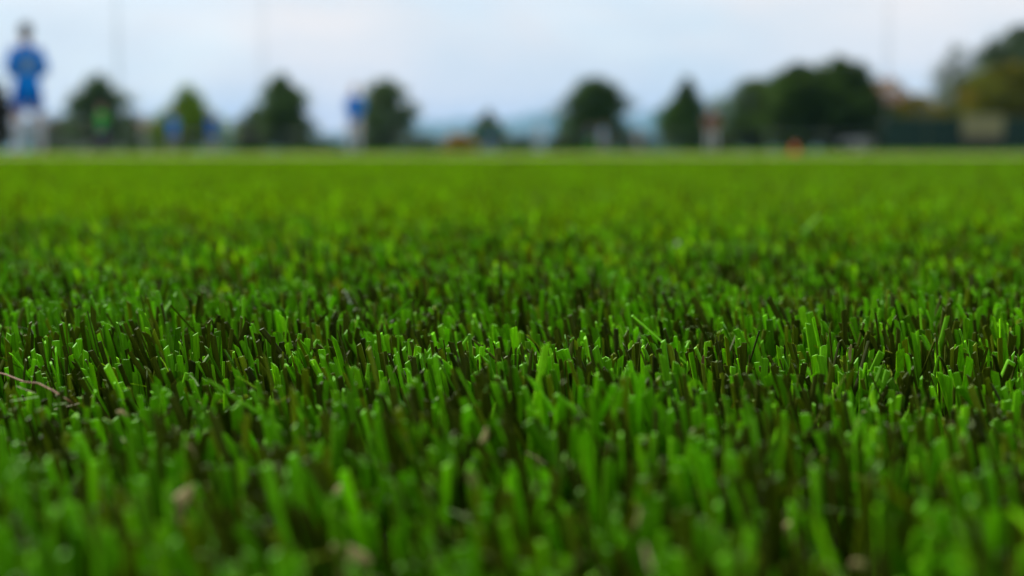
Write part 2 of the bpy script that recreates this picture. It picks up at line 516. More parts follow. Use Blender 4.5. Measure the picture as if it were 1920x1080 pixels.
# white line: inlaid white yarn standing a little proud of the green
def white_line(name, x0, x1, y0, width, slope, proud, label):
    n = int((x1 - x0) * width * 9000)
    u = rng.uniform(x0, x1, n); v = rng.uniform(0, width, n)
    pp = blade_params(u, y0 + v + slope * u, lean_x=0.0)
    pp['w'] = pp['w'] * 3.5; pp['h'] = np.full(n, TIP + proud) * rng.normal(1, .06, n)
    pp['col'] = np.tile(np.array([[.78, .79, .78]]), (n, 1)) * rng.normal(1, .05, (n, 1)).clip(.8, 1.1)
    V, Q, C = blades_mesh(pp, 0)
    me = bpy.data.meshes.new(name); me.from_pydata(V.tolist(), [], Q.tolist())
    me.attributes.new('col', 'FLOAT_COLOR', 'POINT').data.foreach_set('color', C.astype(np.float32).ravel())
    o = link(name, me, M_yarn); o['label'] = label
    return tag(o, kind='structure')
white_line('pitch_marking', -6.5, 6.5, 9.6, .12, .05, .0065, 'white yarn line inlaid across the turf')

# ------------------------------------------------------------------ bits of litter among the blades
def curled_leaf(name, px, py, z, length, width, yaw, tilt, label, m=None, curl=.5):
    """a small dry leaf fragment: a curled, tapering scrap with thickness"""
    z += .0028; length *= .9; width *= .75
    c = at_height(px, py, z)
    n = 7; top = []; bot = []
    th = .00025
    rings = []
    for i in range(n):
        t = i / (n - 1)
        w = width * .5 * (math.sin(math.pi * (.12 + .83 * t)) ** .7)
        a = (t - .5) * curl * 2
        x = (t - .5) * length; zz = -abs(math.sin(a)) * length * .35
        wob = .12 * width * math.sin(7 * t + px)
        rings.append([(x, -w + wob, zz - w * .35), (x, wob, zz + w * .25), (x, w + wob, zz - w * .2),
                      (x, w * .98 + wob, zz - w * .2 - th), (x, wob, zz + w * .25 - th), (x, -w * .98 + wob, zz - w * .35 - th)])
    mb = MB().loft(rings)
    o = mb.build(name, m or M_dry, smooth=True, loc=c)
    sub = o.modifiers.new('soft', 'SUBSURF'); sub.levels = 1; sub.render_levels = 1
    o.rotation_euler = (tilt[0], tilt[1], yaw)
    tag(o, label, 'leaf scrap', 'dry scraps caught in the turf')
    return o
curled_leaf('dry_leaf_scrap', 337, 945, .021, .0072, .0030, 1.1, (.5, -.9), 'largest pale tan dry leaf scrap, upright in the blurred lower left turf')
curled_leaf('dry_leaf_scrap', 655, 1030, .018, .0068, .0032, -.5, (.6, .3), 'tan leaf scrap lying flat at the bottom edge, left of centre')
curled_leaf('dry_leaf_scrap', 889, 893, .0235, .0034, .0020, 1.4, (.3, 1.0), 'short cream leaf scrap standing just left of centre in the foreground')
curled_leaf('dry_leaf_scrap', 905, 825, .0235, .0050, .0013, 1.0, (.4, -1.1), 'thin olive tan sliver above the short cream scrap')
curled_leaf('dry_leaf_scrap', 1208, 965, .020, .0046, .0026, 1.3, (.5, -.8), 'curled tan leaf scrap in the foreground right of centre')
curled_leaf('dry_leaf_scrap', 1482, 980, .018, .0040, .0018, .4, (.3, -.5), 'small brownish leaf scrap deep between blades in the lower right')
curled_leaf('dry_leaf_scrap', 1615, 1056, .018, .0022, .0018, .2, (.7, .2), 'small round cream scrap at the bottom edge on the right')
curled_leaf('dry_leaf_scrap', 634, 920, .020, .0034, .0015, 1.2, (.4, -.9), 'small grey tan scrap between the two large tan scraps')
curled_leaf('dry_leaf_scrap', 362, 838, .0225, .0042, .0013, 1.0, (.3, .8), 'little brown sliver above the largest tan scrap')
curled_leaf('dry_leaf_scrap', 1594, 662, .0225, .0045, .0009, 1.5, (.0, 1.45), 'sharp thin upright tan sliver in the focused blades at right', curl=.15)
curled_leaf('dry_leaf_scrap', 1318, 680, .0215, .0040, .0009, 1.5, (.0, 1.35), 'sharp thin brown sliver low in the focused blades right of centre', m=M_stem, curl=.15)
curled_leaf('dry_leaf_scrap', 1786, 796, .0225, .0026, .0012, 1.2, (.2, .9), 'tiny cream scrap among the blades near the right edge')
curled_leaf('dry_leaf_scrap', 232, 772, .0225, .0024, .0014, .5, (.6, .4), 'tiny pale scrap below the brown stem on the left')

def strand(name, pix, zs, rad, m, label, cat, flat=1.0):
    pts = [at_height(px, py, z) for (px, py), z in zip(pix, zs)]
    fine = []
    for i in range(len(pts) - 1):
        for t in np.linspace(0, 1, 5)[:-1]:
            fine.append(pts[i].lerp(pts[i + 1], t))
    fine.append(pts[-1])
    rr = [rad * (1 - .35 * abs(2 * i / (len(fine) - 1) - 1) ** 3) for i in range(len(fine))]
    o = MB().tube(fine, rr, 6).build(name, m, smooth=True)
    return tag(o, label, cat)
strand('plant_fibre', [(-30, 693), (10, 702), (45, 716), (72, 719), (100, 733), (130, 752), (150, 768)], [.0245, .025, .0252, .0252, .0245, .0235, .021], .00016, M_stem, 'thin reddish brown dry stem lying across the turf at the left edge', 'plant fibre')
def flat_strand(name, px, py, z, length, w, tilt, yaw, label):
    c = at_height(px, py, z)
    sec = [(-.5, 0), (-.2, .14), (.1, .08), (.5, .02), (0, -.08)]
    rings = []
    for i in range(6):
        t = i / 5
        rings.append([(a * w * (1 - .15 * t), b * w + .0006 * t * t, (t - .5) * length) for a, b in sec])
    o = MB().loft(rings).build(name, M_palestrand, loc=c)
    o.rotation_euler = (tilt[0], tilt[1], yaw)
    return tag(o, label, 'loose blade', 'loose bleached turf blades')
flat_strand('loose_blade', 657, 572, .024, .0085, .0012, (.1, -.42), .3, 'pale bleached blade leaning left behind the focused blades')
flat_strand('loose_blade', 1266, 478, .024, .0120, .0018, (.1, .18), .2, 'faint pale upright blade in the blurred turf right of centre')

# ------------------------------------------------------------------ trees
def leaf_cloud(pts, size, cols, seed):
    """many small leaf faces at the given points"""
    r = np.random.default_rng(seed)
    n = len(pts)
    d1 = r.normal(size=(n, 3)); d1 /= np.linalg.norm(d1, axis=1)[:, None]
    d2 = np.cross(d1, r.normal(size=(n, 3))); d2 /= np.linalg.norm(d2, axis=1)[:, None]
    s = size * r.uniform(.6, 1.35, n)[:, None]
    nrm = np.cross(d1, d2)
    V = np.stack([pts - d1 * s, pts + d2 * s * .5 + nrm * s * .12, pts + d1 * s, pts - d2 * s * .5 + nrm * s * .12], 1).reshape(-1, 3)
    Q = np.arange(4 * n).reshape(-1, 4)
    C = np.ones((n, 4, 4)); C[..., :3] = cols[:, None, :]
    return V, Q, C.reshape(-1, 4)

def leaf_mesh(name, V, Q, C):
    me = bpy.data.meshes.new(name)
    me.vertices.add(len(V)); me.vertices.foreach_set('co', V.astype(np.float32).ravel())
    me.loops.add(Q.size); me.loops.foreach_set('vertex_index', Q.astype(np.int32).ravel())
    me.polygons.add(len(Q)); me.polygons.foreach_set('loop_start', np.arange(0, Q.size, 4, dtype=np.int32))
    me.update(calc_edges=True)
    me.attributes.new('col', 'FLOAT_COLOR', 'POINT').data.foreach_set('color', C.astype(np.float32).ravel())
    return me

PROFILES = {
    'cone':  [(0, .55), (.12, .9), (.28, 1.0), (.5, .78), (.7, .5), (.88, .22), (1, .03)],
    'egg':   [(0, .35), (.12, .8), (.3, 1.0), (.55, .92), (.75, .68), (.9, .36), (1, .05)],
    'round': [(0, .3), (.12, .78), (.35, 1.0), (.6, .98), (.8, .76), (.93, .42), (1, .1)],
    'bush':  [(0, .8), (.2, 1.0), (.5, .97), (.75, .75), (.92, .4), (1, .1)],
}
def tree(name, px, ytop, wpx, Y, shape, col, label, cat='tree', group=None, dens=1.0, base=.06, seed=0, leaf=None, skew=0.0, yellow=0.0):
    r = np.random.default_rng(100 + seed + int(px))
    H = z_of(ytop, Y) ; Wd = wpx * 1.16 / F_PX * Y / 2
    X = ground_x(px, Y)
    root = empty(name, (X, Y, -.012), float(r.uniform(0, 6)))
    tag(root, label, cat, group)
    zb = H * base
    prof = PROFILES[shape]
    # clumps: twig ends spread through the volume, more of them on the outside
    nc = int(170 * dens) if shape != 'bush' else int(110 * dens)
    t = r.uniform(0, 1, nc * 4); rad = np.interp(t, [p[0] for p in prof], [p[1] for p in prof])
    keep = r.random(nc * 4) < (rad + .08) ; t = t[keep][:nc]; rad = rad[keep][:nc]
    ang = r.uniform(0, 2 * math.pi, len(t)); q = np.sqrt(r.uniform(.05, 1.0, len(t)))
    lump = 1 + .2 * np.sin(ang * 2 + t * 7 + seed * 1.7) + .1 * np.sin(ang * 5 - t * 13 + seed) + r.normal(0, .1, len(t))
    cr = Wd * .90 * rad * q * lump
    cz = zb + t * (H - zb) * .97
    cc = np.stack([cr * np.cos(ang) + skew * Wd * t, cr * np.sin(ang), cz], 1)
    per = 75
    cs = (Wd * .17 + .06 * H * .35) * r.uniform(.7, 1.3, len(cc))
    cs = cs * (.4 + .6 * rad)
    pts = np.repeat(cc, per, 0) + r.normal(size=(len(cc) * per, 3)) * np.repeat(cs, per)[:, None] * np.array([.62, .62, .5])
    pts[:, 2] = np.clip(pts[:, 2], .05, H * 1.005)
    tone = np.repeat(r.normal(1, .32, len(cc)).clip(.5, 1.6), per)
    cols = np.array(col)[None] * tone[:, None] * r.normal(1, .15, (len(pts), 1)).clip(.6, 1.5)
    if yellow:
        yy = np.repeat(r.random(len(cc)) < yellow, per)
        cols[yy] = cols[yy] * np.array([2.0, 1.3, .8])
    size = leaf or max(.06, H * .024)
    link('crown', leaf_mesh('crown', *leaf_cloud(pts, size, cols, seed + 5)), M_leaf, root)
    # trunk with limbs reaching the clumps
    mb = MB(); tr = max(.03, H * .018)
    top = H * .86
    zs = np.linspace(0, top, 7)
    tp = [Vector((skew * Wd * (z / H) + .04 * tr * 10 * math.sin(z * 1.3 + seed) * (z / H), .03 * math.cos(z + seed) * (z / H), z)) for z in zs]
    mb.tube(tp, [tr * (1.35 if i == 0 else 1 - .8 * i / 6) for i in range(7)], 8)
    for k in range(0, len(cc), max(1, len(cc) // 16)):
        e = Vector(cc[k]); z0 = max(zb * .8, e.z - .5 * math.hypot(e.x, e.y) - .1 * H)
        f = min(z0 / top, .95); s = tp[0].lerp(tp[-1], f)
        s.x = float(np.interp(z0, zs, [p.x for p in tp])); s.y = float(np.interp(z0, zs, [p.y for p in tp])); s.z = z0
        mid = s.lerp(e, .5) + Vector((0, 0, -.02 * H))
        r0 = tr * (1 - .8 * f) * .55
        mb.tube([s, mid, e], [r0, r0 * .6, r0 * .25], 5)
    mb.build('trunk', M_bark, root, smooth=True)
    return root

G_T = 'trees behind the pitch'
DG = (.045, .092, .022); MG = (.055, .115, .020); BG = (.130, .230, .006); GG = (.090, .135, .06); OL = (.115, .130, .008)
tree('broadleaf_tree', 186, 138, 112, 112, 'egg', (.060, .110, .045), 'dark rounded tree behind the child in green', group=G_T, seed=1)
tree('conical_tree', 355, 158, 128, 98, 'cone', BG, 'bright green pointed tree between two small players in blue', group=G_T, seed=2)
tree('broadleaf_tree', 533, 138, 92, 116, 'egg', (.075, .135, .035), 'tall narrow dark tree left of the blue player in the middle distance', group=G_T, seed=3)
tree('broadleaf_tree', 482, 196, 72, 126, 'egg', GG, 'lower grey green tree at the left shoulder of the tall narrow tree', group=G_T, seed=4)
tree('broadleaf_tree', 727, 143, 108, 112, 'egg', (.090, .145, .060), 'loose grey green tree just right of the blue player', group=G_T, seed=5, dens=.85)
tree('conical_tree', 916, 206, 64, 104, 'cone', MG, 'smallest pointed tree, standing alone before the far hills', group=G_T, seed=6, base=.2)
tree('broadleaf_tree', 1115, 144, 116, 100, 'round', DG, 'dense dark round tree right of the far blue hills', group=G_T, seed=7, dens=1.25)
tree('conical_tree', 1287, 143, 104, 106, 'cone', MG, 'pointed tree beside the person in the rust brown top', group=G_T, seed=8)
tree('broadleaf_tree', 1412, 146, 112, 112, 'round', (.065, .115, .02), 'lighter green round tree at the left of the big dark clump', group=G_T, seed=9)
tree('broadleaf_tree', 1498, 116, 130, 104, 'round', (.046, .092, .010), 'large dark tree forming the left half of the big clump', group=G_T, seed=10, dens=1.4)
tree('broadleaf_tree', 1574, 104, 158, 107, 'egg', (.042, .084, .010), 'tallest dark tree forming the right half of the big clump', group=G_T, seed=11, dens=1.5, base=.08)
tree('shrub_tree', 1722, 176, 112, 108, 'bush', OL, 'yellowish olive bushy tree below the pink house', group=G_T, seed=12, base=.05, yellow=.4)
tree('airy_tree', 1788, 80, 108, 132, 'egg', (.13, .15, .13), 'thin grey see-through tree at right', group=G_T, seed=13, dens=.6, base=.25, leaf=.10)
tree('broadleaf_tree', 1810, 134, 150, 114, 'bush', (.065, .090, .012), 'dark olive tree below the thin grey tree', group=G_T, seed=14, dens=1.2, base=.06)
tree('broadleaf_tree', 1888, 120, 150, 108, 'round', OL, 'broad olive tree behind the beige banner at the right edge', group=G_T, seed=15, dens=1.3, base=.06, yellow=.15)
tree('airy_tree', 1912, 50, 140, 138, 'round', (.07, .105, .06), 'highest tree, grey green, cut by the right edge', group=G_T, seed=16, dens=1.1, base=.3)
tree('broadleaf_tree', -6, 146, 56, 118, 'egg', (.05, .045, .03), 'brownish dark tree at the left edge behind the big blue player', group=G_T, seed=17)
G_S = 'shrubs along the far side'
for i, (px, yt, w, Y, c, lab) in enumerate([
        (92, 212, 96, 122, (.04, .06, .03), 'dark green shrub right of the big blue player'),
        (238, 214, 60, 118, DG, 'dark shrub at the right foot of the dark rounded tree'),
        (305, 212, 40, 104, (.045, .07, .02), 'small shrub at the left foot of the bright green tree'),
        (462, 236, 64, 112, (.03, .04, .03), 'dark low shrub left of the tall narrow tree'),
        (590, 258, 92, 120, (.06, .08, .045), 'low pale green shrub right of the tall narrow tree'),
        (694, 246, 60, 114, (.045, .06, .035), 'low dark shrub behind the blue player in the middle distance'),
        (795, 252, 90, 120, (.06, .08, .05), 'grey green shrub left of the orange shrub'),
        (972, 254, 70, 124, (.05, .075, .05), 'low shrub right of the smallest pointed tree'),
        (1062, 246, 60, 112, (.045, .065, .03), 'shrub at the left foot of the dense dark round tree'),
        (1182, 242, 96, 110, (.03, .045, .025), 'dark shrub between the dense round tree and the pointed tree'),
        (1350, 204, 60, 116, (.055, .055, .025), 'brownish shrub right of the pointed tree'),
        (1642, 176, 70, 112, (.026, .044, .014), 'dark shrub at the right foot of the big clump')]):
    tree('shrub', px, yt, w, Y, 'bush', c, lab, 'shrub', G_S, seed=30 + i, base=.02, dens=.7)
tree('shrub', 862, 250, 58, 96, 'bush', (.34, .20, .03), 'small orange brown shrub on the far side, left of the smallest tree', 'shrub', G_S, seed=50, base=.02, dens=.7)

def hedge(name, pxa, pxb, Y, h, depth, col, label):
    x0, x1 = ground_x(pxa, Y), ground_x(pxb, Y); L = x1 - x0
    root = empty(name, ((x0 + x1) / 2, Y, -.012)); tag(root, label, 'hedge')
    r = np.random.default_rng(77); n = int(L * 320)
    x = r.uniform(-L / 2, L / 2, n)
    hh = h * (1 + .10 * np.sin(x * 1.1) + .07 * np.sin(x * 2.9 + 1))
    pts = np.stack([x, r.uniform(-depth / 2, depth / 2, n), hh * r.uniform(.03, 1, n) ** .8], 1)
    cols = np.array(col)[None] * (1 + .3 * np.sin(x * 1.7))[:, None] * r.normal(1, .2, (n, 1)).clip(.5, 1.6)
    link('foliage', leaf_mesh('foliage', *leaf_cloud(pts, .09, cols, 78)), M_leaf, root)
    stem = MB().tube([(0, 0, 0), (.02, .01, h * .4), (0, .02, h * .8)], [.03, .02, .01], 6).mesh('stem', True); stem.materials.append(M_bark)
    for i in range(int(L / 1.5)):
        link('stem', stem, None, root, (-L / 2 + .7 + i * 1.5, 0, 0))
hedge('hedge', 400, 1660, 129, 1.05, 1.1, (.055, .085, .04), 'long low green hedge behind the rail barrier across the background')

# ------------------------------------------------------------------ buildings
def house(name, X, Y, w, d, hw, hr, wall_m, roof_m, label, gable_front=False, windows=(), doors=(), chimney=True):
    root = empty(name, (X, Y, -.012)); tag(root, label, 'house')
    if gable_front:
        MB().loft([[(-w / 2, s, 0), (w / 2, s, 0), (w / 2, s, hw), (0, s, hw + hr - .12), (-w / 2, s, hw)] for s in (d, 0)]).build('wall', wall_m, root)
        ov = .35; k = hr / (w / 2)
        mb = MB()
        for sg in (-1, 1):
            prof = [(0, hw + hr), (sg * (w / 2 + ov), hw - k * ov), (sg * (w / 2 + ov), hw - k * ov + .22), (0, hw + hr + .22)]
            mb.loft([[(x, s, z) for x, z in prof] for s in (-ov, d + ov)])
        rf = mb.build('roof', roof_m, root)
    else:
        MB().box((0, d / 2, hw / 2), (w, d, hw)).build('wall', wall_m, root)
        ov = .4
        prof = [(-ov, hw + .003), (d / 2, hw + hr), (d + ov, hw + .003), (d + ov, hw + .16), (d / 2, hw + hr + .2), (-ov, hw + .16)]
        rf = MB().loft([[(s, y, z) for y, z in prof] for s in (w / 2 + ov, -w / 2 - ov)]).build('roof', roof_m, root)
    if chimney:
        MB().box((w * .22, d * .5, hw + hr * .8 + .35), (.5, .5, 1.3)).build('chimney', wall_m, rf)
    for (x, z, ww, hh) in windows:
        wo = MB().box((x, -.03, z), (ww, .06, hh)).build('window', M_glass, root)
        fr = MB()
        for sg in (-1, 1):
            fr.box((x + sg * (ww / 2 + .03), -.05, z), (.06, .1, hh + .12)); fr.box((x, -.05, z + sg * (hh / 2 + .031)), (ww - .002, .1, .06))
        fr.box((x, -.075, z), (.05, .03, hh - .004))
        fr.build('frame', M_frame, wo)
        MB().box((x, -.09, z - hh / 2 - .1), (ww + .3, .17, .06)).build('sill', M_frame, wo)
    for (x, ww, hh) in doors:
        do = MB().box((x, -.035, hh / 2 + .01), (ww, .07, hh)).build('door', M_door, root)
        MB().box((x + ww * .35, -.1, 1.0), (.03, .06, .14)).build('handle', M_galv, do)
    return root
Yh = 158.0
xa, xb = ground_x(84, Yh), ground_x(318, Yh)
house('clubhouse', (xa + xb) / 2, Yh, xb - xa, 7.0, 2.45, .95, M_greywall, M_brownroof,
      'long low grey clubhouse with a brown roof behind the trees at left',
      windows=[(-5.2, 1.45, 1.1, 1.0), (-2.9, 1.45, 1.1, 1.0), (2.0, 1.45, 1.1, 1.0), (4.6, 1.45, 1.1, 1.0)], doors=[(-.4, 1.0, 2.05)])
Yp = 240.0
house('pink_house', ground_x(1672, Yp), Yp, 7.4, 10.0, 8.6, 3.4, M_pinkwall, M_redroof,
      'tall pale pink gabled house with red tiles above the trees at right', gable_front=True,
      windows=[(-1.8, 6.6, 1.1, 1.4), (1.8, 6.6, 1.1, 1.4), (-1.8, 3.6, 1.1, 1.4), (1.8, 3.6, 1.1, 1.4), (0, 9.4, .9, 1.0)], doors=[(0, 1.1, 2.1)])
house('brick_annex', ground_x(1668, 205), 205, 6.0, 6.0, 6.6, 1.5, M_redroof, M_brownroof,
      'lower red brick house in front of the pink house', windows=[(-1.5, 5.2, .9, 1.1), (1.5, 5.2, .9, 1.1)], doors=[(0, 1.0, 2.1)])

# ------------------------------------------------------------------ fences, masts
def pitch_barrier(x0, x1, Y):
    root = empty('pitch_barrier', ((x0 + x1) / 2, Y, -.012))
    tag(root, 'low dull grey metal rail barrier along the far side of the pitch', 'barrier')
    n = int((x1 - x0) / 3); L = x1 - x0
    post = MB().tube([(0, 0, 0), (0, 0, 1.06)], .03, 8).mesh('post', True); post.materials.append(M_barrier)
    for i in range(n + 1):
        link('post', post, None, root, (-L / 2 + L * i / n, 0, 0))
    rail = MB().tube([(0, 0, 0), (L / n - .004, 0, 0)], .03, 8).mesh('rail', True); rail.materials.append(M_barrier)
    low = MB().tube([(0, 0, 0), (L / n - .004, 0, 0)], .018, 6).mesh('lower_rail', True); low.materials.append(M_barrier)
    for i in range(n):
        link('rail', rail, None, root, (-L / 2 + L * i / n + .002, 0, 1.09))
        link('lower_rail', low, None, root, (-L / 2 + L * i / n + .002, 0, .52))
    return root
pitch_barrier(ground_x(-60, 84), ground_x(1640, 84), 84)

def screen_fence(pxa, pxb, Y, h):
    x0, x1 = ground_x(pxa, Y), ground_x(pxb, Y); L = x1 - x0; n = max(2, int(round(L / 2.5)))
    root = empty('screened_fence', ((x0 + x1) / 2, Y, -.012))
    tag(root, 'tall dark green windscreen fence at the right side of the background', 'fence')
    post = MB().tube([(0, 0, 0), (0, 0, h + .1)], .035, 8).mesh('post', True); post.materials.append(M_greenpost)
    for i in range(n + 1):
        link('post', post, None, root, (-L / 2 + L * i / n, 0, 0))
    g = L / n
    mb = MB(); seg = 10
    for k in range(2):
        pass
    rings = []
    for i in range(seg + 1):
        x = .05 + (g - .1) * i / seg; y = -.06 + .035 * math.sin(i * 1.7)
        rings.append([(x, y, .08), (x, y + .01, .08), (x, y + .01 + .02 * math.sin(i), h), (x, y + .02 * math.sin(i), h)])
    pan = MB().loft(rings).mesh('screen_panel'); pan.materials.append(M_screen)
    rail = MB().tube([(.036, 0, h + .06), (g - .036, 0, h + .06)], .02, 6).mesh('top_rail', True); rail.materials.append(M_greenpost)
    for i in range(n):
        link('screen_panel', pan, None, root, (-L / 2 + g * i, 0, 0))
        link('top_rail', rail, None, root, (-L / 2 + g * i, 0, 0))
    return root
screen_fence(1655, 2060, 90, 2.1)
Yb = 89.7
bn = empty('banner', (ground_x(1841, Yb), Yb, 0)); tag(bn, 'beige rectangular banner hung on the dark green fence', 'banner')
MB().box((0, -.02, 1.62), (2.55, .03, 1.3)).build('sheet', M_banner, bn)
hm = MB()
for sg in (-1, 1):
    hm.box((0, -.022, 1.62 + sg * .66), (2.6, .04, .05)); hm.box((sg * 1.28, -.022, 1.62), (.05, .04, 1.26))
hm.build('hem', M_banner, bn)
bench = empty('team_bench', (ground_x(1842, 88.5), 88.5, -.012)); tag(bench, 'grey bench in front of the fence below the beige banner', 'bench')
for i in range(3): MB().box((0, -.15 + .13 * i, .46), (2.4, .11, .035)).build('seat_slat', M_bench, bench)
for i in range(2): MB().box((0, .21, .62 + .16 * i), (2.4, .03, .12)).build('back_slat', M_bench, bench)
for x in (-1.0, 0, 1.0):
    MB().box((x, 0, .22), (.05, .36, .44)).build('leg', M_bench, bench)
    MB().box((x, .245, .60), (.05, .035, .4)).build('back_support', M_bench, bench)

G_M = 'floodlight masts'
def mast(px, Y, label, h=16.0, r=.055):
    root = empty('floodlight_mast', (ground_x(px, Y), Y, -.012)); tag(root, label, 'floodlight mast', G_M)
    MB().tube([(0, 0, 0), (0, 0, h * .5), (0, 0, h)], [r, r * .8, r * .5], 12).build('pole', M_galv, root, True)
    MB().box((0, 0, .15), (.5, .5, .3)).build('base_plate', M_greywall, root)
    MB().box((0, 0, h + .05), (2.6, .12, .1)).build('crossarm', M_galv, root)
    for i in range(4):
        x = -1.05 + .7 * i
        lamp = MB().box((x, -.22, h + .02), (.5, .28, .4)).build('floodlight', M_redlens, root)
        MB().box((x, -.375, h + .02), (.42, .02, .32)).build('lens', M_lens, lamp)
mast(226, 92, 'thin grey floodlight mast above the child in green at left')
mast(495, 118, 'thin grey floodlight mast above the tall narrow tree', r=.055)
mast(1660, 104, 'thin grey floodlight mast left of the pink house', r=.055)

# ------------------------------------------------------------------ parked car
def car(px, Y, rz, label):
    root = empty('parked_car', (ground_x(px, Y), Y, -.012), rz); tag(root, label, 'car')
    # side profile along x (length 4 m), lower body and cabin as lofts across y
    prof = [(-1.98, .34), (-2.0, .62), (-1.93, .84), (-1.1, .96), (1.25, .97), (1.9, .86), (2.0, .6), (1.96, .3), (1.62, .22), (-1.62, .22)]
    rings = []
    for y, s, dz in ((-.85, .965, 0), (-.80, 1, .0), (-.4, 1.012, .015), (0, 1.018, .02), (.4, 1.012, .015), (.80, 1, 0), (.85, .965, 0)):
        rings.append([(x * s, y, z + (dz if z > .8 else 0)) for x, z in prof])
    mb = MB().loft(rings)
    cab = [(-1.0, .94), (-.45, 1.42), (.75, 1.46), (1.5, .95)]
    rings = []
    for y, s in ((-.76, 0), (-.6, 1), (0, 1.03), (.6, 1), (.76, 0)):
        if s == 0: rings.append([(x * 1.0, y, .95 + (z - .95) * .12) for x, z in cab])
        else: rings.append([(x * (1 if z < 1 else .97), y, .95 + (z - .95) * s) for x, z in cab])
    mb.loft(rings)
    mb.build('body', M_carpaint, root, smooth=False)
    MB().loft([[(-1.03, y, 1.0), (-.5, y * .82, 1.40), (-.53, y * .82, 1.41), (-1.07, y, 1.01)] for y in (-.6, .6)]).build('windscreen', M_glass, root)
    MB().loft([[(1.46, y, 1.02), (.82, y * .82, 1.41), (.85, y * .82, 1.42), (1.5, y, 1.03)] for y in (-.6, .6)]).build('rear_window', M_glass, root)
    for sg in (-1, 1):
        for xa, xb in ((-.7, .12), (.2, 1.1)):
            MB().loft([[(xa + .02, sg * .745, 1.0), (xb, sg * .745, 1.0), (xb - .1, sg * .625, 1.36), (xa + .28 if xa < 0 else xa, sg * .625, 1.36)],
                       [(xa + .02, sg * .765, 1.0), (xb, sg * .765, 1.0), (xb - .1, sg * .645, 1.36), (xa + .28 if xa < 0 else xa, sg * .645, 1.36)]]).build('side_window', M_glass, root)
        MB().ellipsoid((-1.93, sg * .6, .7), (.08, .17, .09)).build('headlight', M_lens, root, True)
        MB().ellipsoid((1.93, sg * .66, .74), (.07, .12, .12)).build('tail_light', M_orange, root, True)
        MB().ellipsoid((-.72, sg * .93, 1.02), (.06, .1, .07)).build('mirror', M_carpaint, root, True)
        for x in (-1.25, 1.25):
            wh = empty('wheel', (x, sg * .76, .312)); wh.parent = root
            t = MB(); n = 20
            rings = []
            for yy, rr in ((-.1, .21), (-.1, .29), (-.07, .312), (.07, .312), (.1, .29), (.1, .21)):
                rings.append([(rr * math.cos(2 * math.pi * i / n), yy, rr * math.sin(2 * math.pi * i / n)) for i in range(n)])
            t.loft(rings, caps=False).build('tyre', M_tyre, wh, True)
            MB().tube([(0, -.085, 0), (0, .085, 0)], .205, 16).build('rim', M_galv, wh, True)
    MB().box((-2.01, 0, .48), (.04, .9, .14)).build('grille', M_redlens, root)
    MB().box((-2.0, 0, .30), (.08, 1.5, .1)).build('bumper', M_redlens, root)
    return root
car(1606, 106, R(62), 'silver parked car below the big dark tree clump')

# ------------------------------------------------------------------ training cone
def training_cone(px, Y, h, label):
    root = empty('training_cone', (ground_x(px, Y), Y, .018)); tag(root, label, 'cone')
    n = 20
    def ring(r, z): return [(r * math.cos(2 * math.pi * i / n), r * math.sin(2 * math.pi * i / n), z) for i in range(n)]
    MB().loft([ring(.088 * h / .23, .008), ring(.062 * h / .23, h * .45), ring(.024 * h / .23, h * .95), ring(.018 * h / .23, h)]).build('cone_shell', M_orange, root, True)
    b = MB().box((0, 0, .004), (.24 * h / .23, .24 * h / .23, .012)); b.build('base', M_orange, root)
    MB().loft([ring(.0665 * h / .23, h * .38), ring(.055 * h / .23, h * .60)]).build('reflective_band', M_orange, root, True)
training_cone(1490, 16.5, .13, 'orange training cone standing on the turf right of centre')

# ------------------------------------------------------------------ people
def cloth_mat(name, c, var=.15): return mat(name, c, .9, .06, var=var, scale=9, bump=.12)
M_skin = mat('skin', (.52, .31, .23), .55, .35, var=.1, scale=12)
M_hair_d = mat('dark_hair', (.03, .02, .015), .6, .3, var=.4, scale=60)
M_hair_b = mat('brown_hair', (.09, .05, .025), .6, .3, var=.4, scale=60)
M_eye = mat('eye', (.03, .025, .02), .2, .5)
M_mouth = mat('lips', (.4, .16, .14), .5, .3)
M_boot = mat('boot_leather', (.05, .05, .055), .5, .4, var=.3, scale=20)
CL = {k: cloth_mat(k + '_cloth', c) for k, c in dict(
    blue=(.008, .23, .80), royal=(.004, .11, .58), navy=(.012, .05, .16), white=(.50, .50, .55), green=(.03, .50, .05), teal=(.01, .22, .24),
    lightblue=(.3, .45, .62), pale=(.5, .56, .62), rust=(.20, .06, .025), stone=(.55, .55, .56), grey=(.3, .32, .34), black=(.02, .02, .025), pinkwhite=(.66, .58, .58)).items()}
M_print = mat('shirt_print', (.22, .33, .5), .8, .2, var=.2, scale=30)

